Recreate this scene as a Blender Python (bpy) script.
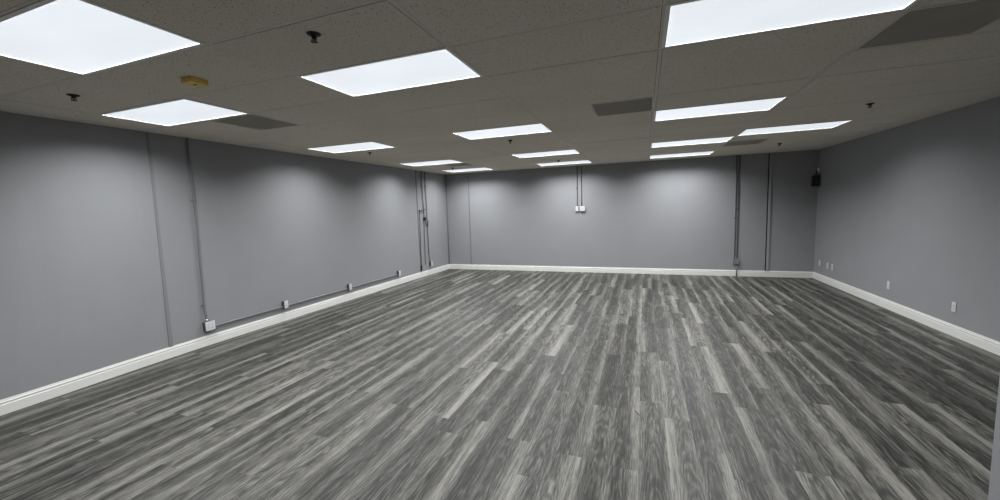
import bpy, bmesh, math, random
from mathutils import Vector, Matrix

# ------------------------------------------------------------------ scene, camera, world, exposure
SC = bpy.context.scene
COL = SC.collection
for o in list(bpy.data.objects):
    bpy.data.objects.remove(o, do_unlink=True)

H = 2.6713                      # ceiling height
XL, XR, YB = -5.434, 3.342, 7.838   # side walls and back wall
YR = -3.3                       # wall behind the viewpoint
# the conduit wall bows and leans a little, the plain wall stands a degree off square
BOW0 = [(-3.42, -5.40), (-.69, -5.42), (.5, -5.485), (1.06, -5.50), (2.64, -5.475), (5.48, -5.42), (7.838, -5.335), (7.958, -5.33)]
BOW1 = [(-3.42, -5.39), (-.69, -5.392), (.5, -5.394), (1.06, -5.394), (2.64, -5.384), (5.48, -5.326), (7.838, -5.322), (7.958, -5.322)]
def lerp(tab, y):
    for (a, fa), (b, fb) in zip(tab[:-1], tab[1:]):
        if y <= b:
            return fa + (fb - fa) * (y - a) / (b - a)
    return tab[-1][1]
def xl(y, z):
    return lerp(BOW0, y) + (lerp(BOW1, y) - lerp(BOW0, y)) * z / H
def xr(y):
    return 3.365 - 0.0207 * (y - 3.25)
JX, JY = 1.327, 0.0             # corner of the wall block close to the viewpoint
TX, TY = 1.2192, 0.6096         # ceiling grid, 4 ft x 2 ft

cam_data = bpy.data.cameras.new('camera')
cam = bpy.data.objects.new('camera', cam_data)
COL.objects.link(cam)
r0 = Vector((0.93650828, 0.3491804, -0.0320202))
r1 = Vector((0.00410621, -0.10223271, -0.99475204))
r2 = Vector((-0.35062143, 0.93146203, -0.09717559))
M = Matrix(((r0.x, -r1.x, -r2.x), (r0.y, -r1.y, -r2.y), (r0.z, -r1.z, -r2.z))).to_4x4()
M.translation = Vector((-0.09617, -2.26989, H - 0.9893))
cam.matrix_world = M
cam_data.sensor_fit = 'HORIZONTAL'
cam_data.sensor_width = 36.0
cam_data.lens = 36.0 * 396.5616 / 1000.0
cam_data.shift_x = 0.00471
cam_data.shift_y = -0.00284
cam_data.clip_start = 0.02
SC.camera = cam

w = bpy.data.worlds.new('world')
SC.world = w
w.use_nodes = True
w.node_tree.nodes['Background'].inputs[0].default_value = (0.5, 0.55, 0.6, 1)
w.node_tree.nodes['Background'].inputs[1].default_value = 0.02

SC.view_settings.view_transform = 'Standard'
SC.view_settings.look = 'None'
SC.view_settings.gamma = 1.0
SC.view_settings.use_curve_mapping = False
SC.view_settings.exposure = 0.0
LAMP = 43.5                     # watts of each ceiling light's lamp
SPREAD = 148.0                  # beam spread of the prismatic troffers, degrees

# ------------------------------------------------------------------ materials
def new_mat(name):
    m = bpy.data.materials.new(name)
    m.use_nodes = True
    nt = m.node_tree
    return m, nt, nt.nodes['Principled BSDF']

def N(nt, kind, **kw):
    n = nt.nodes.new(kind)
    for k, v in kw.items():
        setattr(n, k, v)
    return n

def mth(nt, op, a, b=None, c=None, clamp=False):
    n = nt.nodes.new('ShaderNodeMath')
    n.operation = op
    n.use_clamp = clamp
    for i, v in enumerate((a, b, c)):
        if v is None:
            continue
        if isinstance(v, (int, float)):
            n.inputs[i].default_value = v
        else:
            nt.links.new(v, n.inputs[i])
    return n.outputs[0]

def paint(name, col, rough=0.5, bump=0.0, scale=300.0, spec=0.4, var=0.04, metallic=0.0):
    m, nt, b = new_mat(name)
    tc = N(nt, 'ShaderNodeTexCoord')
    no = N(nt, 'ShaderNodeTexNoise')
    no.inputs['Scale'].default_value = 3.0
    no.inputs['Detail'].default_value = 5.0
    nt.links.new(tc.outputs['Object'], no.inputs['Vector'])
    rp = N(nt, 'ShaderNodeValToRGB')
    rp.color_ramp.elements[0].position = 0.3
    rp.color_ramp.elements[1].position = 0.7
    rp.color_ramp.elements[0].color = tuple(c * (1 - var) for c in col) + (1,)
    rp.color_ramp.elements[1].color = tuple(c * (1 + var) for c in col) + (1,)
    nt.links.new(no.outputs[0], rp.inputs[0])
    nt.links.new(rp.outputs[0], b.inputs['Base Color'])
    b.inputs['Roughness'].default_value = rough
    b.inputs['Specular IOR Level'].default_value = spec
    b.inputs['Metallic'].default_value = metallic
    if bump:
        n2 = N(nt, 'ShaderNodeTexNoise')
        n2.inputs['Scale'].default_value = scale
        n2.inputs['Detail'].default_value = 3.0
        nt.links.new(tc.outputs['Object'], n2.inputs['Vector'])
        bp = N(nt, 'ShaderNodeBump')
        bp.inputs['Strength'].default_value = bump
        bp.inputs['Distance'].default_value = 0.002
        nt.links.new(n2.outputs[0], bp.inputs['Height'])
        nt.links.new(bp.outputs[0], b.inputs['Normal'])
    return m

WALL = (0.264, 0.269, 0.280)
m_wall = paint('wall_paint', WALL, 0.55, 0.25, 220.0, 0.35, 0.02)
m_strip = paint('strip_paint', tuple(c * 0.78 for c in WALL), 0.5, 0, 1, 0.4, 0.02)
m_lit_strip = paint('lit_strip_paint', tuple(c * 1.1 for c in WALL), 0.45, 0, 1, 0.4, 0.02)  # light caught by the back wall strip, put into its base colour
m_conduit = paint('conduit_paint', tuple(c * 0.66 for c in WALL), 0.35, 0, 1, 0.5, 0.05)
m_shaded_conduit = paint('shaded_conduit_paint', tuple(c * 0.2 for c in WALL), 0.45, 0, 1, 0.4, 0.05)  # shadow lines beside the tubes painted into a darker conduit colour
m_base = paint('baseboard_white', (0.68, 0.68, 0.645), 0.35, 0, 1, 0.5, 0.02)
m_white = paint('white_plastic', (0.58, 0.585, 0.59), 0.35, 0, 1, 0.5, 0.01)
m_box = paint('steel_box', (0.07, 0.072, 0.075), 0.45, 0, 1, 0.5, 0.06)
m_dark = paint('dark_slot', (0.02, 0.02, 0.02), 0.6)
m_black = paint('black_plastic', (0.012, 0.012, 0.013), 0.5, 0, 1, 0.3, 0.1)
m_bronze = paint('dark_metal', (0.014, 0.013, 0.012), 0.5, 0, 1, 0.3, 0.1)
m_grid = paint('grid_metal', (0.64, 0.60, 0.52), 0.5, 0, 1, 0.3, 0.02)
m_frame = paint('troffer_frame', (0.75, 0.74, 0.70), 0.4, 0, 1, 0.4, 0.01)
m_yellow = paint('aged_yellow_plastic', (0.78, 0.56, 0.14), 0.5, 0, 1, 0.35, 0.08)
m_grille = paint('grille_metal', (0.56, 0.53, 0.46), 0.5, 0, 1, 0.3, 0.05)
m_duct = paint('duct_interior', (0.05, 0.047, 0.042), 0.8)
m_steel = paint('screw_steel', (0.5, 0.5, 0.5), 0.35, metallic=0.8)

def make_tile_mat():
    m, nt, b = new_mat('fissured_tile')
    tc = N(nt, 'ShaderNodeTexCoord')
    n1 = N(nt, 'ShaderNodeTexNoise')
    n1.inputs['Scale'].default_value = 1.3
    n1.inputs['Detail'].default_value = 4
    nt.links.new(tc.outputs['Object'], n1.inputs['Vector'])
    rp = N(nt, 'ShaderNodeValToRGB')
    rp.color_ramp.elements[0].position = 0.3
    rp.color_ramp.elements[1].position = 0.7
    rp.color_ramp.elements[0].color = (0.665, 0.625, 0.53, 1)
    rp.color_ramp.elements[1].color = (0.715, 0.68, 0.59, 1)
    nt.links.new(n1.outputs[0], rp.inputs[0])
    # pinholes and short fissures
    vo = N(nt, 'ShaderNodeTexVoronoi')
    vo.inputs['Scale'].default_value = 80.0
    nt.links.new(tc.outputs['Object'], vo.inputs['Vector'])
    cut = N(nt, 'ShaderNodeTexNoise')
    cut.inputs['Scale'].default_value = 60.0
    cut.inputs['Detail'].default_value = 2
    nt.links.new(tc.outputs['Object'], cut.inputs['Vector'])
    thr = mth(nt, 'MULTIPLY_ADD', cut.outputs[0], 0.75, -0.22)
    hole = mth(nt, 'LESS_THAN', vo.outputs['Distance'], thr)
    fi = N(nt, 'ShaderNodeTexNoise')
    fi.inputs['Scale'].default_value = 180.0
    fi.inputs['Detail'].default_value = 4
    nt.links.new(tc.outputs['Object'], fi.inputs['Vector'])
    sp = mth(nt, 'GREATER_THAN', fi.outputs[0], 0.66)
    mask = mth(nt, 'MAXIMUM', hole, mth(nt, 'MULTIPLY', sp, 0.6))
    mx = N(nt, 'ShaderNodeMix', data_type='RGBA')
    nt.links.new(mth(nt, 'MULTIPLY', mask, 0.95), mx.inputs[0])
    nt.links.new(rp.outputs[0], mx.inputs[6])
    mx.inputs[7].default_value = (0.06, 0.055, 0.045, 1)
    nt.links.new(mx.outputs[2], b.inputs['Base Color'])
    b.inputs['Roughness'].default_value = 0.9
    b.inputs['Specular IOR Level'].default_value = 0.1
    bp = N(nt, 'ShaderNodeBump')
    bp.inputs['Strength'].default_value = 0.5
    bp.inputs['Distance'].default_value = 0.002
    nt.links.new(mth(nt, 'SUBTRACT', 1.0, mask), bp.inputs['Height'])
    nt.links.new(bp.outputs[0], b.inputs['Normal'])
    return m
m_tile = make_tile_mat()

def make_floor_mat():
    m, nt, b = new_mat('grey_oak_vinyl_planks')
    L = nt.links.new
    geo = N(nt, 'ShaderNodeTexCoord')
    sx = N(nt, 'ShaderNodeSeparateXYZ')
    L(geo.outputs['Object'], sx.inputs[0])
    X, Y = sx.outputs[0], sx.outputs[1]
    PW, PL = 0.1815, 1.22
    xc = mth(nt, 'DIVIDE', mth(nt, 'ADD', X, 20.0 * PW + 0.121 - 0.0), PW)
    ci = mth(nt, 'FLOOR', xc)
    u = mth(nt, 'SUBTRACT', xc, ci)
    wn = N(nt, 'ShaderNodeTexWhiteNoise', noise_dimensions='1D')
    L(ci, wn.inputs['W'])
    yc = mth(nt, 'ADD', mth(nt, 'DIVIDE', Y, PL), mth(nt, 'MULTIPLY_ADD', wn.outputs['Value'], 7.0, 20.0))
    ri = mth(nt, 'FLOOR', yc)
    v = mth(nt, 'SUBTRACT', yc, ri)
    cid = N(nt, 'ShaderNodeCombineXYZ')
    L(ci, cid.inputs[0]); L(ri, cid.inputs[1])
    w2 = N(nt, 'ShaderNodeTexWhiteNoise', noise_dimensions='3D')
    L(cid.outputs[0], w2.inputs['Vector'])
    sc = N(nt, 'ShaderNodeSeparateColor')
    L(w2.outputs['Color'], sc.inputs[0])
    ra, rb, rc = sc.outputs[0], sc.outputs[1], sc.outputs[2]
    rv = w2.outputs['Value']

    def coord(kx, ky, seed, mult=53.0):
        c = N(nt, 'ShaderNodeCombineXYZ')
        L(mth(nt, 'MULTIPLY_ADD', X, kx, mth(nt, 'MULTIPLY', ra, mult)), c.inputs[0])
        L(mth(nt, 'MULTIPLY_ADD', Y, ky, mth(nt, 'MULTIPLY', rb, mult)), c.inputs[1])
        L(mth(nt, 'MULTIPLY_ADD', rc, mult, seed), c.inputs[2])
        return c.outputs[0]

    def noise(vec, scale=1.0, detail=3.0, rough=0.55, dist=0.0):
        n = N(nt, 'ShaderNodeTexNoise')
        n.inputs['Scale'].default_value = scale
        n.inputs['Detail'].default_value = detail
        n.inputs['Roughness'].default_value = rough
        n.inputs['Distortion'].default_value = dist
        L(vec, n.inputs['Vector'])
        return n.outputs[0]

    def sstep(val, lo, hi, a=0.0, b2=1.0):
        n = N(nt, 'ShaderNodeMapRange', interpolation_type='SMOOTHSTEP')
        L(val, n.inputs['Value'])
        n.inputs['From Min'].default_value = lo; n.inputs['From Max'].default_value = hi
        n.inputs['To Min'].default_value = a; n.inputs['To Max'].default_value = b2
        return n.outputs['Result']

    broad = noise(coord(7.0, 0.8, 0.0), 1.0, 2.0, 0.5)               # wide light and dark streaks
    streak = noise(coord(46.0, 1.6, 7.0), 1.0, 3.0, 0.6, 0.2)        # narrower streaks
    fine = noise(coord(110.0, 5.5, 13.0), 1.0, 4.0, 0.7)             # pores
    dash = sstep(noise(coord(58.0, 6.0, 21.0), 1.0, 3.0, 0.65, 0.8), 0.50, 0.66)   # dark strokes
    warp = noise(coord(0.0, 1.5, 31.0), 1.0, 2.0, 0.5)
    uw = mth(nt, 'MULTIPLY_ADD', mth(nt, 'SUBTRACT', warp, 0.5), 0.34, u)
    cen = mth(nt, 'MULTIPLY_ADD', rb, 0.62, 0.12)
    off = mth(nt, 'SUBTRACT', uw, cen)
    # pale sapwood towards the long edges, heartwood in the middle
    edge = mth(nt, 'MULTIPLY', sstep(mth(nt, 'ABSOLUTE', off), 0.14, 0.54), mth(nt, 'MULTIPLY_ADD', rc, 0.55, 0.45))
    # cathedral grain: nested arches down the heartwood
    ph = mth(nt, 'MULTIPLY', mth(nt, 'MULTIPLY', off, off), 17.0)
    ph = mth(nt, 'MULTIPLY_ADD', v, mth(nt, 'MULTIPLY_ADD', rv, 5.0, 2.0), ph)
    ph = mth(nt, 'MULTIPLY_ADD', noise(coord(16.0, 3.0, 41.0), 1.0, 2.0, 0.5), 3.2, ph)
    wave = mth(nt, 'MULTIPLY_ADD', mth(nt, 'SINE', mth(nt, 'MULTIPLY', ph, 6.5)), 0.5, 0.5)
    pale = sstep(ra, 0.62, 0.90)
    # tone
    t = mth(nt, 'MULTIPLY_ADD', mth(nt, 'SUBTRACT', broad, 0.5), 0.45, 0.33)
    t = mth(nt, 'MULTIPLY_ADD', mth(nt, 'SUBTRACT', streak, 0.5), 0.60, t)
    t = mth(nt, 'MULTIPLY_ADD', mth(nt, 'SUBTRACT', fine, 0.5), 1.05, t)
    t = mth(nt, 'MULTIPLY_ADD', mth(nt, 'SUBTRACT', noise(coord(48.0, 16.0, 61.0), 1.0, 2.0, 0.6), 0.5), 0.22, t)
    t = mth(nt, 'MULTIPLY_ADD', dash, mth(nt, 'MULTIPLY_ADD', edge, 0.16, -0.22), t)
    t = mth(nt, 'MULTIPLY_ADD', mth(nt, 'SUBTRACT', wave, 0.5), mth(nt, 'MULTIPLY_ADD', edge, -0.15, 0.21), t)
    t = mth(nt, 'MULTIPLY_ADD', edge, 0.36, t)
    t = mth(nt, 'MULTIPLY_ADD', pale, 0.09, t)
    t = mth(nt, 'MULTIPLY_ADD', mth(nt, 'SUBTRACT', rv, 0.5), 0.10, t)
    rp = N(nt, 'ShaderNodeValToRGB')
    el = rp.color_ramp.elements
    el[0].position = 0.0; el[0].color = (0.014, 0.0137, 0.0122, 1)
    el[1].position = 1.0; el[1].color = (0.205, 0.201, 0.180, 1)
    for pos, c in ((0.25, (0.032, 0.0315, 0.0285, 1)), (0.5, (0.069, 0.067, 0.0595, 1)), (0.75, (0.136, 0.133, 0.119, 1))):
        e = el.new(pos); e.color = c
    t = mth(nt, 'MULTIPLY_ADD', mth(nt, 'SUBTRACT', t, 0.42), 1.35, 0.42)
    L(t, rp.inputs[0])
    # joints
    du = mth(nt, 'MULTIPLY', mth(nt, 'MINIMUM', u, mth(nt, 'SUBTRACT', 1.0, u)), PW)
    dv = mth(nt, 'MULTIPLY', mth(nt, 'MINIMUM', v, mth(nt, 'SUBTRACT', 1.0, v)), PL)
    dj = mth(nt, 'MINIMUM', du, dv)
    joint = mth(nt, 'LESS_THAN', dj, 0.0011)
    # a dark scuff left across three boards
    def seg(ax, ay, bx, by, wd):
        dx, dy = bx - ax, by - ay
        l2 = dx * dx + dy * dy
        px = mth(nt, 'SUBTRACT', X, ax); py = mth(nt, 'SUBTRACT', Y, ay)
        tt = mth(nt, 'DIVIDE', mth(nt, 'ADD', mth(nt, 'MULTIPLY', px, dx), mth(nt, 'MULTIPLY', py, dy)), l2, clamp=True)
        qx = mth(nt, 'SUBTRACT', px, mth(nt, 'MULTIPLY', tt, dx)); qy = mth(nt, 'SUBTRACT', py, mth(nt, 'MULTIPLY', tt, dy))
        d = mth(nt, 'SQRT', mth(nt, 'ADD', mth(nt, 'MULTIPLY', qx, qx), mth(nt, 'MULTIPLY', qy, qy)))
        return mth(nt, 'LESS_THAN', d, wd)
    scuff = mth(nt, 'MAXIMUM', seg(*SCUFF[0], 0.008), seg(*SCUFF[1], 0.010))
    dk = mth(nt, 'MAXIMUM', mth(nt, 'MULTIPLY', joint, 0.40), mth(nt, 'MULTIPLY', scuff, 0.8))
    mx = N(nt, 'ShaderNodeMix', data_type='RGBA')
    L(dk, mx.inputs[0]); L(rp.outputs[0], mx.inputs[6])
    mx.inputs[7].default_value = (0.03, 0.03, 0.028, 1)
    L(mx.outputs[2], b.inputs['Base Color'])
    L(mth(nt, 'MULTIPLY_ADD', fine, 0.2, 0.36), b.inputs['Roughness'])
    b.inputs['Specular IOR Level'].default_value = 0.3
    bp = N(nt, 'ShaderNodeBump')
    bp.inputs['Strength'].default_value = 0.35
    bp.inputs['Distance'].default_value = 0.0015
    hgt = mth(nt, 'MULTIPLY_ADD', mth(nt, 'MULTIPLY', mth(nt, 'MINIMUM', dj, 0.003), 333.0), 1.0, mth(nt, 'MULTIPLY', fine, 0.6))
    L(hgt, bp.inputs['Height'])
    L(bp.outputs[0], b.inputs['Normal'])
    return m
SCUFF = ((-0.322, 0.686, -0.223, 0.890), (-0.154, 1.009, -0.130, 0.951))
m_floor = make_floor_mat()

def make_lens_mat():
    m, nt, b = new_mat('lit_acrylic_lens')
    tc = N(nt, 'ShaderNodeTexCoord')
    no = N(nt, 'ShaderNodeTexNoise')
    no.inputs['Scale'].default_value = 2.2
    nt.links.new(tc.outputs['Object'], no.inputs['Vector'])
    b.inputs['Base Color'].default_value = (0.6, 0.61, 0.62, 1)
    b.inputs['Roughness'].default_value = 0.3
    b.inputs['Emission Color'].default_value = (0.88, 0.94, 1.0, 1)
    nt.links.new(mth(nt, 'MULTIPLY', mth(nt, 'MULTIPLY_ADD', no.outputs[0], 0.2, 0.9), 0.80), b.inputs['Emission Strength'])
    return m
m_lens = make_lens_mat()

# ------------------------------------------------------------------ mesh helpers
def box(bm, x0, x1, y0, y1, z0, z1, mi=0, bev=0.0):
    r = bmesh.ops.create_cube(bm, size=1.0)
    vs = r['verts']
    for v in vs:
        v.co = Vector((x0 + (v.co.x + .5) * (x1 - x0), y0 + (v.co.y + .5) * (y1 - y0), z0 + (v.co.z + .5) * (z1 - z0)))
    fs = {f for v in vs for f in v.link_faces}
    for f in fs:
        f.material_index = mi
    if bev:
        es = list({e for v in vs for e in v.link_edges})
        r = bmesh.ops.bevel(bm, geom=es, offset=bev, segments=2, affect='EDGES', profile=0.6)
        for f in r['faces']:
            f.material_index = mi

def tube(bm, pts, rad, seg=12, mi=0, caps=True):
    pts = [Vector(p) for p in pts]
    rings = []
    up = None
    for i, p in enumerate(pts):
        if i == 0:
            d = pts[1] - p
        elif i == len(pts) - 1:
            d = p - pts[i - 1]
        else:
            d = (pts[i + 1] - p).normalized() + (p - pts[i - 1]).normalized()
        d.normalize()
        if up is None:
            up = d.orthogonal().normalized()
        up = (up - d * up.dot(d)).normalized()
        s = d.cross(up)
        rings.append([bm.verts.new(p + (up * math.cos(2 * math.pi * k / seg) + s * math.sin(2 * math.pi * k / seg)) * rad) for k in range(seg)])
    for a, b2 in zip(rings[:-1], rings[1:]):
        for k in range(seg):
            f = bm.faces.new((a[k], a[(k + 1) % seg], b2[(k + 1) % seg], b2[k]))
            f.smooth = True
            f.material_index = mi
    if caps:
        for rg, flip in ((rings[0], True), (rings[-1], False)):
            f = bm.faces.new(rg[::-1] if flip else rg)
            f.material_index = mi

def lathe(bm, prof, seg=24, mi=0, smooth=True):
    rings = []
    for r, z in prof:
        rings.append([bm.verts.new((r * math.cos(2 * math.pi * k / seg), r * math.sin(2 * math.pi * k / seg), z)) for k in range(seg)])
    for a, b2 in zip(rings[:-1], rings[1:]):
        for k in range(seg):
            f = bm.faces.new((a[k], a[(k + 1) % seg], b2[(k + 1) % seg], b2[k]))
            f.smooth = smooth
            f.material_index = mi
    bm.faces.new(rings[0]); bm.faces.new(rings[-1])

def arc(c, a, b2, n=6):
    """quarter bend of points from c+a to c+b2 about c"""
    c, a, b2 = Vector(c), Vector(a), Vector(b2)
    return [c + a * math.cos(t * math.pi / 2 / n) + b2 * math.sin(t * math.pi / 2 / n) for t in range(n + 1)]

def obj(name, bm, mats, parent=None):
    bmesh.ops.recalc_face_normals(bm, faces=bm.faces[:])
    me = bpy.data.meshes.new(name)
    bm.to_mesh(me)
    bm.free()
    for m in (mats if isinstance(mats, (list, tuple)) else [mats]):
        me.materials.append(m)
    o = bpy.data.objects.new(name, me)
    COL.objects.link(o)
    o.parent = parent
    return o

def struct(name, bm, mats, parent=None):
    o = obj(name, bm, mats, parent)
    o['kind'] = 'structure'
    return o

def thing(name, label, cat, loc=(0, 0, 0), rz=0.0, group=None):
    o = bpy.data.objects.new(name, None)
    o.empty_display_size = 0.05
    COL.objects.link(o)
    o.location = loc
    o.rotation_euler = (0, 0, rz)
    o['label'] = label
    o['category'] = cat
    if group:
        o['group'] = group
    return o

def tag(o, label, cat, group=None):
    o['label'] = label
    o['category'] = cat
    if group:
        o['group'] = group
    return o

def dup(root, loc, rz, label, group=None):
    r = root.copy(); COL.objects.link(r)
    r.location = loc; r.rotation_euler = (0, 0, rz); r['label'] = label
    if group:
        r['group'] = group
    for ch in list(root.children):
        c = ch.copy(); COL.objects.link(c); c.parent = r
        for g in list(ch.children):
            d = g.copy(); COL.objects.link(d); d.parent = c
    return r

NB = bmesh.new

# ------------------------------------------------------------------ room shell
T = 0.12
bm = NB(); box(bm, XL - 0.2, XR + 0.25, YR - T, YB + T, -0.1, 0.0); struct('floor', bm, m_floor)
TOP = H + 0.16
bm = NB()
ST = [YR - T + (YB + 2 * T - YR) * i / 40 for i in range(41)]
rows = []
for y in ST:
    rows.append([bm.verts.new(p) for p in ((xl(y, 0), y, 0), (xl(y, TOP), y, TOP), (XL - 0.2, y, TOP), (XL - 0.2, y, 0))])
for a, b2 in zip(rows[:-1], rows[1:]):
    for k in range(4):
        f = bm.faces.new((a[k], a[(k + 1) % 4], b2[(k + 1) % 4], b2[k])); f.smooth = False
bm.faces.new(rows[0]); bm.faces.new(rows[-1])
struct('wall_left', bm, m_wall)
bm = NB(); box(bm, xl(YB, 0), XR, YB, YB + T, 0, TOP); struct('wall_back', bm, m_wall)
bm = NB(); box(bm, XR + 0.15, XR + 0.25, JY, YB + T, 0, TOP)
for v in bm.verts:
    if v.co.x < XR + 0.2:
        v.co.x = xr(v.co.y)
struct('wall_right', bm, m_wall)
bm = NB(); box(bm, JX, XR + 0.25, YR - T, JY, 0, TOP); struct('wall_front_right', bm, m_wall)
bm = NB(); box(bm, XL, JX, YR - T, YR, 0, TOP); struct('wall_front', bm, m_wall)

# ------------------------------------------------------------------ ceiling
RX0, RX1 = XL, XR
XL, XR = XL - 0.02, XR + 0.08     # tiles run to just behind the uneven wall faces
LIGHTS = [(-3, -2), (-4, 0), (-2, 0), (-4, 4), (-2, 4), (-4, 8), (-2, 8), (-4, 11), (-2, 11), (0, 0), (0, 4), (0, 8), (0, 11), (1, 7)]
VENTS = [(-3.5, 1), (-0.5, 3), (1.0, 1), (1.0, 9), (-3.5, 9)]     # half-bay corners, 2 ft x 2 ft
bm = NB()
box(bm, XL, XR, YR, YB, H + 0.13, H + 0.15, 1)                   # deck over the grid
rnd = random.Random(4)
FL, GR = 0.012, 0.0150    # half flange, half gap to tile edge
cuts = {}
for c, r in LIGHTS:
    cuts[(c, r)] = []
for c, r in VENTS:
    full = math.floor(c)
    cuts[(full, r)] = [1 if c == full else 0]                    # which half keeps its tile
def tile(x0, x1, y0, y1):
    x0, x1 = max(x0, XL), min(x1, XR)
    y0, y1 = max(y0, YR), min(y1, YB)
    if y1 <= JY + 0.02 and x1 > JX:
        x1 = JX
    if x1 - x0 < 0.06 or y1 - y0 < 0.04:
        return
    gx0 = GR if x0 > XL else 0.0; gx1 = GR if x1 < XR and x1 != JX else 0.0
    gy0 = GR if y0 > YR else 0.0; gy1 = GR if y1 < YB else 0.0
    dz = rnd.uniform(-0.0015, 0.0015)
    box(bm, x0 + gx0, x1 - gx1, y0 + gy0, y1 - gy1, H + dz, H + 0.02, 0)
for c in range(-5, 3):
    for r in range(-6, 13):
        keep = cuts.get((c, r))
        if keep is None:
            tile(c * TX, (c + 1) * TX, r * TY, (r + 1) * TY)
        else:
            for h in keep:
                tile((c + .5 * h) * TX, (c + .5 * h + .5) * TX, r * TY, (r + 1) * TY)
# inverted-T rails (flange with a stem above)
def rail(x0, x1, y0, y1):
    box(bm, x0, x1, y0, y1, H + 0.0005, H + 0.003, 1)
for c in range(-4, 3):
    x = c * TX
    ya = YR if x < JX else JY
    rail(x - FL, x + FL, ya, YB)
    box(bm, x - 0.001, x + 0.001, ya, YB, H + 0.003, H + 0.04, 1)
for r in range(-5, 13):
    y = r * TY
    xs = [XL] + [c * TX for c in range(-4, 3)] + [XR if y > JY + .01 else JX]
    for xa, xb in zip(xs[:-1], xs[1:]):
        if xb - xa > 0.05:
            rail(xa + (FL if xa > XL else 0), xb - (FL if xb < XR and xb != JX else 0), y - FL, y + FL)
for c, r in VENTS:
    x = c * TX + (TX / 2 if c == math.floor(c) else 0)
    rail(x - FL, x + FL, r * TY + FL, (r + 1) * TY - FL)
# plenum-side backing so that the reveals read as dark gaps
box(bm, XL, XR, YR, YB, H + 0.075, H + 0.08, 2)
struct('ceiling', bm, [m_tile, m_grid, m_duct])
XL, XR = RX0, RX1

# ------------------------------------------------------------------ baseboards
BP = [(0.0, 0.0), (0.015, 0.0), (0.015, 0.088), (0.0105, 0.092), (0.0105, 0.101), (0.0145, 0.105), (0.0145, 0.113), (0.009, 0.118), (0.0075, 0.127), (0.005, 0.136), (0.0, 0.136)]
def baseboard(name, p0, p1, inward, m0=1, m1=1):
    """profile swept along a wall; ends mitred when m = 1"""
    p0, p1, n = Vector(p0), Vector(p1), Vector(inward)
    d = (p1 - p0).normalized()
    bm = NB()
    a = [bm.verts.new(p0 + n * t + d * t * m0 + Vector((0, 0, z))) for t, z in BP]
    b2 = [bm.verts.new(p1 + n * t - d * t * m1 + Vector((0, 0, z))) for t, z in BP]
    k = len(BP)
    for i in range(k):
        bm.faces.new((a[i], a[(i + 1) % k], b2[(i + 1) % k], b2[i]))
    bm.faces.new(a); bm.faces.new(b2[::-1])
    struct(name, bm, m_base)
bm = NB()
ys = [YR + (YB - YR) * i / 40 for i in range(41)]
rows = [[bm.verts.new((xl(y, 0) + t, min(max(y, YR + t), YB - t), z)) for t, z in BP] for y in ys]
for a, b2 in zip(rows[:-1], rows[1:]):
    for k in range(len(BP)):
        bm.faces.new((a[k], a[(k + 1) % len(BP)], b2[(k + 1) % len(BP)], b2[k]))
bm.faces.new(rows[0]); bm.faces.new(rows[-1])
struct('baseboard_left', bm, m_base)
baseboard('baseboard_back', (xl(YB, 0), YB, 0), (xr(YB), YB, 0), (0, -1, 0))
baseboard('baseboard_right', (xr(JY), JY, 0), (xr(YB), YB, 0), (-1, 0, 0), 0)
baseboard('baseboard_front', (xl(YR, 0), YR, 0), (JX, YR, 0), (0, 1, 0))
baseboard('baseboard_front_right', (JX, YR, 0), (JX, JY, 0), (-1, 0, 0), 1, 0)

# ------------------------------------------------------------------ joint strips on the walls
B0 = 0.1365
def wall_strip(name, yb0, yb1, yt0, yt1, th, m):
    bm = NB()
    v = []
    for z, a, b in ((B0, yb0, yb1), (H, yt0, yt1)):
        v.append([bm.verts.new(p) for p in ((xl(a, z), a, z), (xl(a, z) + th, a + .003, z), (xl(b, z) + th, b - .003, z), (xl(b, z), b, z))])
    for k in range(4):
        bm.faces.new((v[0][k], v[0][(k + 1) % 4], v[1][(k + 1) % 4], v[1][k]))
    bm.faces.new(v[0]); bm.faces.new(v[1])
    struct(name, bm, m)
wall_strip('trim_1', 0.705, 0.752, 0.672, 0.700, 0.009, m_strip)
wall_strip('trim_2', 6.365, 6.405, 6.235, 6.270, 0.012, m_strip)
bm = NB(); box(bm, -4.646, -4.620, YB - 0.010, YB, B0, H, 0, 0.003); struct('trim_3', bm, m_conduit)
bm = NB(); box(bm, 2.410, 2.452, YB - 0.022, YB, B0, H, 0, 0.003); struct('trim_4', bm, m_lit_strip)
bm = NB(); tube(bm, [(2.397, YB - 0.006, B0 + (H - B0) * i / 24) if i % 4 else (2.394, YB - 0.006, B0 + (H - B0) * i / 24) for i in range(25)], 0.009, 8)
tag(obj('cable', bm, m_black), 'thin dark filler added for the shadow gap, running full height against the raised wall strip near the dark corner', 'cable')  # dark tube added as the shadow gap beside the strip, not a real cable
bm = NB(); tube(bm, [(xl(YB, B0) + 0.012, YB - 0.012, B0), (xl(YB, H) + 0.012, YB - 0.012, H)], 0.011, 8); struct('corner_shade', bm, m_conduit)  # dark tube added to draw the shade line in the corner

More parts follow.
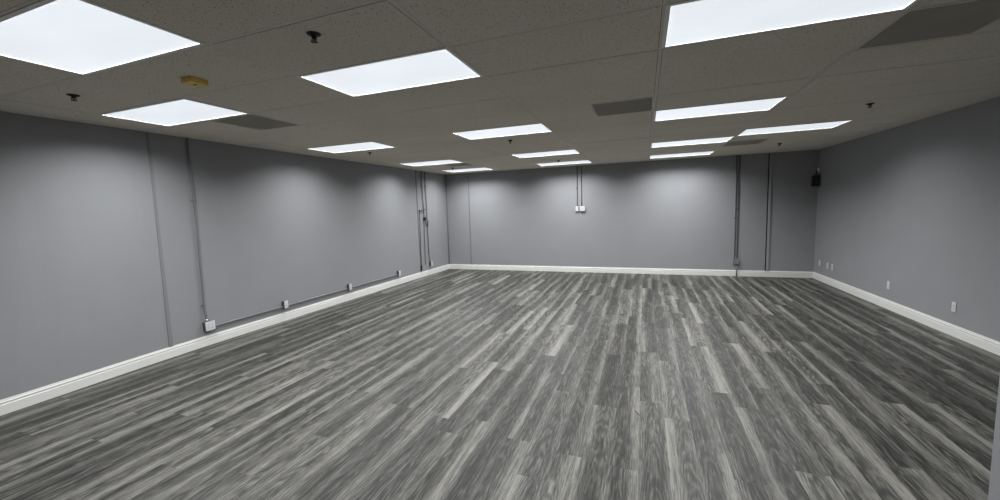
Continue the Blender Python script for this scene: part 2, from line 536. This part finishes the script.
# ------------------------------------------------------------------ ceiling lights
def make_light():
    t = thing('ceiling_light', '', 'ceiling light', (0, 0, H), 0, 'recessed ceiling light panels')
    bm = NB()
    ox, oy, ix, iy = TX / 2 - 0.004, TY / 2 - 0.004, TX / 2 - 0.027, TY / 2 - 0.027
    for x0, x1, y0, y1 in ((-ox, ox, -oy, -iy), (-ox, ox, iy, oy), (-ox, -ix, -iy, iy), (ix, ox, -iy, iy)):
        box(bm, x0, x1, y0, y1, -0.003, 0.012)
    obj('frame', bm, m_frame, t)
    bm = NB(); box(bm, -ix, ix, -iy, iy, 0.001, 0.006)
    obj('lens', bm, m_lens, t)
    bm = NB()
    box(bm, -ox, ox, -oy, oy, 0.055, 0.06); box(bm, -ox, ox, -oy, -oy + 0.004, 0.012, 0.055); box(bm, -ox, ox, oy - 0.004, oy, 0.012, 0.055)
    box(bm, -ox, -ox + 0.004, -oy + 0.004, oy - 0.004, 0.012, 0.055); box(bm, ox - 0.004, ox, -oy + 0.004, oy - 0.004, 0.012, 0.055)
    obj('housing', bm, m_frame, t)
    ld = bpy.data.lights.new('lamp', 'AREA')
    ld.shape = 'RECTANGLE'; ld.size = 2 * ix; ld.size_y = 2 * iy
    ld.energy = LAMP; ld.spread = math.radians(SPREAD); ld.color = (0.975, 0.985, 1.0)
    lo = bpy.data.objects.new('lamp', ld); COL.objects.link(lo)
    lo.location = (0, 0, -0.001); lo.parent = t
    return t
LL = {
    (-3, -2): 'big lit ceiling panel just before the yellow box, cut off by the picture edge',
    (-4, 0): 'lit ceiling panel beyond the yellow box, first in the row along the conduit wall',
    (-4, 4): 'lit ceiling panel, second from the camera in the row along the conduit wall',
    (-4, 8): 'lit ceiling panel, third from the camera in the row along the conduit wall',
    (-4, 11): 'lit ceiling panel, last before the back wall in the row along the conduit wall',
    (-2, 0): 'lit ceiling panel just beyond the large dark sprinkler, first of the middle row',
    (-2, 4): 'lit ceiling panel, second from the camera in the middle row',
    (-2, 8): 'lit ceiling panel, third from the camera in the middle row',
    (-2, 11): 'lit ceiling panel above the two white wall boxes, last of the middle row',
    (0, 0): 'big lit ceiling panel beside the largest dark grille, cut off by the picture top',
    (0, 4): 'long lit ceiling panel beside the mid-ceiling grille, second along the pale ceiling rail',
    (0, 8): 'lit ceiling panel touching the offset panel, third along the pale ceiling rail',
    (0, 11): 'small lit ceiling panel next to the back wall, last along the pale ceiling rail',
    (1, 7): 'lit ceiling panel set one bay aside, the one closest to the plain outlet wall',
}
first = None
for c, r in LIGHTS:
    loc = ((c + .5) * TX, (r + .5) * TY, H)
    if first is None:
        first = make_light(); first.location = loc; first['label'] = LL[(c, r)]
    else:
        lt = dup(first, loc, 0, LL[(c, r)])
        dimmed = {(0, 0): 0.85, (0, 4): 0.85, (1, 7): 0.6}.get((c, r))      # lamps turned down to darken the plain wall's side
        if dimmed:
            for ch in COL.objects:
                if ch.parent is lt and ch.type == 'LIGHT':
                    ch.data = ch.data.copy(); ch.data.energy = LAMP * dimmed

# ------------------------------------------------------------------ air grilles
def make_vent():
    t = thing('air_grille', '', 'vent', (0, 0, H), 0, 'square air grilles in the ceiling')
    o, i = TY / 2 - 0.004, TY / 2 - 0.026
    bm = NB()
    for x0, x1, y0, y1 in ((-o, o, -o, -i), (-o, o, i, o), (-o, -i, -i, i), (i, o, -i, i)):
        box(bm, x0, x1, y0, y1, -0.002, 0.012)
    obj('frame', bm, m_grille, t)
    bm = NB()
    n = 40
    for k in range(1, n):
        p = -i + 2 * i * k / n
        box(bm, p - 0.0009, p + 0.0009, -i, i, 0.000, 0.014)
        box(bm, -i, i, p - 0.0009, p + 0.0009, 0.0003, 0.0137)
    obj('grille', bm, m_grille, t)
    bm = NB(); box(bm, -i, i, -i, i, 0.055, 0.06); obj('duct_plate', bm, m_duct, t)
    return t
VL = {
    (-3.5, 1): 'grey square ceiling grille touching the first light panel along the conduit wall',
    (-0.5, 3): 'dark square air grille mid-ceiling against the pale ceiling rail',
    (1.0, 1): 'largest dark air grille in the ceiling, beside the cut-off light panel by the outlet wall',
    (1.0, 9): 'far grey air grille in the ceiling behind the offset light panel',
    (-3.5, 9): 'small distant air grille between the last two light panels by the conduit wall',
}
first = None
for c, r in VENTS:
    loc = (c * TX + TX / 4, (r + .5) * TY, H)
    if first is None:
        first = make_vent(); first.location = loc; first['label'] = VL[(c, r)]
    else:
        dup(first, loc, 0, VL[(c, r)])

# ------------------------------------------------------------------ sprinklers
def make_sprinkler():
    t = thing('fire_sprinkler', '', 'sprinkler', (0, 0, H), 0, 'sprinkler heads on the ceiling')
    bm = NB(); lathe(bm, [(0.013, -0.022), (0.022, -0.016), (0.036, -0.006), (0.040, 0.0), (0.038, 0.001)], 24); obj('escutcheon', bm, m_bronze, t)
    bm = NB(); lathe(bm, [(0.011, -0.036), (0.013, -0.033), (0.013, -0.016), (0.012, -0.012)], 16)
    for s in (-1, 1):
        tube(bm, [(s * 0.010, 0, -0.032), (s * 0.016, 0, -0.042), (s * 0.010, 0, -0.053), (0, 0, -0.057)], 0.0032, 8)
    tube(bm, [(0, 0, -0.034), (0, 0, -0.056)], 0.004, 8)
    obj('body', bm, m_bronze, t)
    bm = NB(); lathe(bm, [(0.019, -0.0605), (0.020, -0.059), (0.006, -0.056), (0.004, -0.055)], 20); obj('deflector', bm, m_bronze, t)
    for ch in t.children:
        ch.data.transform(Matrix.Diagonal((1, 1, 0.72, 1)))
    return t
SPR = [(-1.48 * TX, -0.76 * TY, 'largest dark sprinkler head, on the ceiling before the first middle-row light panel'),
       (-3.515 * TX, -0.67 * TY, 'dark sprinkler head on the ceiling near the conduit wall, before its first panel'),
       (-3.58 * TX, 5.41 * TY, 'dark sprinkler head behind the second light panel along the conduit wall'),
       (-1.59 * TX, 5.56 * TY, 'dark sprinkler head behind the second light panel of the middle row'),
       (-3.57 * TX, 10.39 * TY, 'tiny dark sprinkler head before the last light panel along the conduit wall'),
       (-1.5 * TX, 10.48 * TY, 'tiny dark sprinkler head before the last light panel of the middle row'),
       (1.77 * TX, 10.25 * TY, 'dark sprinkler head on the ceiling close to the dark back corner'),
       (1.78 * TX, 5.33 * TY, 'dark sprinkler head on the bare ceiling nearest the outlet wall')]
first = None
for x, y, lab in SPR:
    if first is None:
        first = make_sprinkler(); first.location = (x, y, H); first['label'] = lab
    else:
        dup(first, (x, y, H), 0.6 * len(lab), lab)

# yellow box on the ceiling
t = thing('alarm_box', 'small mustard yellow box fixed to the ceiling between two light panels', 'alarm', (-3.117, -0.252, H), 0)
bm = NB(); box(bm, -0.055, 0.055, -0.06, 0.06, -0.036, 0.0, 0, 0.004); obj('case', bm, m_yellow, t)
bm = NB(); box(bm, -0.014, 0.014, -0.006, 0.006, -0.039, -0.036, 0, 0.001); obj('button', bm, m_dark, t)

# ------------------------------------------------------------------ conduits, boxes and outlets
def duplex(bm, cx, cz, y):
    """one receptacle face in local frame: wall at y = 0, room towards -y"""
    box(bm, cx - 0.0165, cx + 0.0165, y - 0.003, y, cz - 0.0140, cz + 0.0140, 0, 0.0015)
    for dx, hh in ((-0.0065, 0.0042), (0.0065, 0.0034)):
        box(bm, cx + dx - 0.0011, cx + dx + 0.0011, y - 0.0034, y - 0.0029, cz - hh + 0.002, cz + hh + 0.002, 1)
    box(bm, cx - 0.0022, cx + 0.0022, y - 0.0034, y - 0.0029, cz - 0.0095, cz - 0.0055, 1)

def outlet(name, label, loc, rz, gangs=1, depth=0.0, group=None, kind='duplex', plate=None, boxmat=None):
    t = thing(name, label, 'outlet', loc, rz, group)
    wd = 0.070 if gangs == 1 else 0.122
    hh2 = 0.0585 if gangs == 1 else 0.061
    if depth:
        bm = NB(); box(bm, -wd / 2 + 0.004, wd / 2 - 0.004, -depth, 0, -0.053, 0.053, 0, 0.004); obj('back_box', bm, boxmat or m_box, t)
    y = -depth
    bm = NB(); box(bm, -wd / 2, wd / 2, y - 0.006, y, -hh2, hh2, 0, 0.003)
    obj('cover_plate', bm, plate or m_white, t)
    for g in range(gangs):
        cx = 0 if gangs == 1 else (-0.0235 if g == 0 else 0.0235)
        if kind == 'duplex':
            for s in (-1, 1):
                bm = NB(); duplex(bm, cx, s * 0.0195, y - 0.006); obj('receptacle', bm, [m_white, m_dark], t)
        elif kind == 'switch':
            bm = NB(); box(bm, cx - 0.005, cx + 0.005, y - 0.016, y - 0.006, -0.002, 0.012, 0, 0.001); obj('toggle', bm, m_white, t)
        bm = NB()
        tube(bm, [(cx, y - 0.005, 0), (cx, y - 0.0075, 0)], 0.003, 10); obj('screw', bm, m_steel, t)
    return t
RL = math.pi / 2      # plates on the conduit wall face +x
RR = -math.pi / 2     # plates on the plain wall face -x
D = 0.062
GB = 'surface boxes along the conduit wall'
for y, z, g, lab in ((1.170, 0.270, 2, 'wide white double outlet box at the foot of the near vertical conduit'),
                     (2.341, 0.272, 1, 'white outlet box above the baseboard, next along from the double box'),
                     (3.791, 0.268, 1, 'white outlet box in the middle of the horizontal conduit run'),
                     (5.398, 0.270, 1, 'white outlet box at the far end of the horizontal conduit run'),
                     (6.802, 0.296, 1, 'white outlet box at the foot of the far vertical conduit near the corner')):
    outlet('outlet_box', lab, (xl(y, z), y, z), RL, g, D, GB)

RC = 0.0118
def conduit(label, pts, straps=(), name='conduit', rad=None, mat=None, axis='left', ends=()):
    t = thing(name, label, 'conduit', pts[0], 0)
    rad = rad or (RC if mat is None else 0.0092)
    o = Vector(pts[0])
    bm = NB(); tube(bm, [Vector(p) - o for p in pts], rad, 12); obj('tube', bm, mat or m_conduit, t)
    for p in straps:
        p = Vector(p) - o
        bm = NB()
        if axis == 'left':      # vertical run on the x wall: strap legs along y
            box(bm, p.x - rad - 0.0015, p.x + rad + 0.0025, p.y - rad - 0.0025, p.y + rad + 0.0025, p.z - 0.009, p.z + 0.009, 0, 0.001)
            box(bm, p.x - 0.0180, p.x - 0.0150, p.y - 0.034, p.y + 0.012, p.z - 0.009, p.z + 0.009, 0, 0.0008)
        else:
            box(bm, p.x - rad - 0.0025, p.x + rad + 0.0025, p.y - rad - 0.0025, p.y + rad + 0.0015, p.z - 0.009, p.z + 0.009, 0, 0.001)
            box(bm, p.x - 0.034, p.x + 0.012, p.y + 0.0135, p.y + 0.0165, p.z - 0.009, p.z + 0.009, 0, 0.0008)
        obj('strap', bm, mat or m_conduit, t)
    for p in ends:              # compression couplings
        p = Vector(p[0]) - o, Vector(p[1]) - o
        bm = NB(); tube(bm, p, rad + 0.004, 12); obj('connector', bm, m_steel if mat is None else mat, t)
    return t
SO = 0.0210                   # tube centre stands this far off the wall
def cw(y, z, d=0.0):          # a point in front of the conduit wall
    return Vector((xl(y, z) + SO + d, y, z))
def run(pairs, n=10):         # follow the uneven wall between (y, z, d) points
    out = []
    for (a, b) in zip(pairs[:-1], pairs[1:]):
        for i in range(n):
            t = i / n
            out.append(cw(*(p + (q - p) * t for p, q in zip(a, b))))
    out.append(cw(*pairs[-1]))
    return out
conduit('grey vertical conduit dropping from the ceiling to the double outlet box', run([(1.150, 0.328, .012), (1.148, 0.40, .010), (1.142, 0.50, 0), (1.118, 1.9, 0), (1.098, H, 0)]),
        [cw(1.142, 0.55), cw(1.118, 1.9)], ends=[(cw(1.150, 0.330, .012), cw(1.149, 0.36, .011))])
zc = 0.240
for ya, yb, lab in ((1.229, 2.306, 'grey conduit length between the double box and the next outlet box'),
                    (2.376, 3.756, 'grey conduit length between the second and third outlet boxes'),
                    (3.826, 5.363, 'grey conduit length between the third and fourth outlet boxes')):
    conduit(lab, run([(ya, zc, .008), (ya + 0.12, zc, 0), (yb - 0.12, zc, 0), (yb, zc, .008)]))
# far cluster near the corner
conduit('grey vertical conduit from the ceiling to the small dark fitting near the corner', run([(6.565, 1.515, 0), (6.537, 1.85, 0), (6.480, H, 0)]), [cw(6.510, 2.3)], mat=m_shaded_conduit)
conduit('grey vertical conduit from the ceiling to the last outlet box near the corner', run([(6.772, 0.351, .012), (6.750, 0.5, 0), (6.724, 1.0, 0), (6.700, 1.6, 0), (6.652, H, 0)]),
        [cw(6.668, 2.3), cw(6.745, 0.62)], mat=m_shaded_conduit)
pts = run([(6.675, 1.715, .024), (6.615, 1.715, .028), (6.46, 1.70, .028), (6.40, 1.69, .006), (6.365, 1.665, 0), (6.355, 1.60, 0), (6.362, 0.9, 0), (6.372, 0.31, .003)], 5)
conduit('thin bent conduit branching sideways then dropping to the baseboard near the corner', pts, rad=0.009,
        ends=[(cw(6.40, 1.69, .006), cw(6.345, 1.685, .002))], mat=m_shaded_conduit)
t = thing('conduit_fitting', 'small dark conduit fitting below the shorter vertical conduit near the corner', 'conduit fitting', cw(6.592, 1.475), 0)
bm = NB(); box(bm, -0.012, 0.022, -0.050, 0.050, -0.035, 0.038, 0, 0.006); obj('body', bm, m_black, t)
bm = NB(); box(bm, 0.022, 0.025, -0.040, 0.040, -0.027, 0.030, 0, 0.001); obj('cover', bm, m_black, t)
conduit('thin grey conduit hanging under the small dark fitting near the corner', run([(6.555, 1.438, 0), (6.547, 1.04, 0), (6.563, 0.473, 0), (6.568, 0.30, 0)]), rad=0.008, mat=m_shaded_conduit)
bm = NB(); tube(bm, [cw(6.62, 1.438), cw(6.632, 1.34, .010), cw(6.655, 1.28, .012), cw(6.680, 1.26, .022), cw(6.698, 1.29, .026), cw(6.704, 1.43, .026)], 0.008, 8)
tag(obj('cable', bm, m_black), 'short dark cable looping under the small conduit fitting', 'cable')
p = cw(6.372, 0.24)
bm = NB(); box(bm, p.x - SO + 0.012, p.x + 0.017, p.y - 0.02, p.y + 0.02, 0.175, 0.305, 0, 0.004)
tag(obj('cable_clip', bm, m_black), 'small dark clip at the foot of the far wall strip, above the baseboard', 'clip')

# back wall
cy = YB - 0.0165
outlet('switch_box', 'narrow white switch box high on the back wall', (-1.663, YB, 1.613), 0, 1, 0.045, None, 'switch')['category'] = 'switch'
outlet('outlet_box', 'square white outlet box high on the back wall beside the narrow box', (-1.533, YB, 1.608), 0, 2, 0.045)
conduit('thin grey conduit from the ceiling to the narrow white box on the back wall', [(-1.663, cy - .006, 1.668), (-1.660, cy, 1.75), (-1.655, cy, H)], [(-1.656, cy, 2.12)], axis='back', rad=0.0095, mat=m_shaded_conduit)
conduit('grey conduit from the ceiling to the square white box on the back wall', [(-1.553, cy - .006, 1.664), (-1.552, cy, 1.75), (-1.552, cy, H)], [(-1.552, cy, 2.3)], axis='back', mat=m_shaded_conduit)
t = thing('junction_box', 'small grey painted junction box low on the back wall under twin conduits', 'junction box', (1.824, YB, 0.338), 0)
bm = NB(); box(bm, -0.056, 0.056, -0.06, 0, -0.056, 0.062, 0, 0.004); obj('body', bm, m_conduit, t)
bm = NB(); box(bm, -0.058, 0.058, -0.063, -0.06, -0.058, 0.064, 0, 0.0012); obj('cover', bm, m_conduit, t)
yy = YB - 0.03
conduit('first of twin grey conduits down the back wall into the grey junction box',
        [(1.800, yy, 0.402), (1.803, cy, 0.55), (1.803, cy, 2.08), (1.808, cy, 2.2), (1.800, cy, 2.34), (1.797, cy, H)], [(1.803, cy, 1.3)], axis='back', mat=m_shaded_conduit)
conduit('second of twin grey conduits, the one nearer the dark corner, into the junction box',
        [(1.846, yy, 0.402), (1.850, cy, 0.55), (1.850, cy, 2.08), (1.842, cy, 2.2), (1.852, cy, 2.34), (1.856, cy, H)], [(1.850, cy, 1.5)], axis='back', mat=m_shaded_conduit)
conduit('short grey conduit from the junction box down over the baseboard to the floor', [(1.844, YB - 0.032, 0.0), (1.844, YB - 0.032, 0.280)], axis='back', rad=0.010)

# plain wall outlets
GP = 'flush outlets on the plain wall'
for y, z, lab in ((7.565, 0.358, 'white flush outlet closest to the dark back corner'),
                  (7.216, 0.357, 'white flush outlet, the farther of the close pair'),
                  (7.015, 0.359, 'white flush outlet, the nearer of the close pair'),
                  (5.223, 0.358, 'white flush outlet alone midway along the plain wall'),
                  (3.932, 0.346, 'white flush outlet alone nearest the camera on the plain wall')):
    outlet('wall_outlet', lab, (xr(y), y, z), RR + math.radians(-1.186), 1, 0.0, GP)

# device up in the dark corner
t = thing('wall_speaker', 'small black speaker on a pale bracket high in the dark back corner', 'speaker', (xr(YB), YB, 2.055), 0)
bm = NB(); box(bm, -0.125, -0.015, -0.15, -0.04, -0.13, 0.09, 0, 0.018); obj('case', bm, m_black, t)
bm = NB(); box(bm, -0.113, -0.027, -0.156, -0.150, -0.118, 0.078, 0, 0.002); obj('grille', bm, m_dark, t)
bm = NB(); tube(bm, [(-0.06, -0.06, 0.10), (-0.045, -0.05, 0.17), (-0.01, -0.05, 0.19)], 0.008, 8); obj('arm', bm, m_black, t)
bm = NB(); box(bm, -0.030, 0, -0.085, -0.035, 0.155, 0.245, 0, 0.004); obj('bracket', bm, m_white, t)
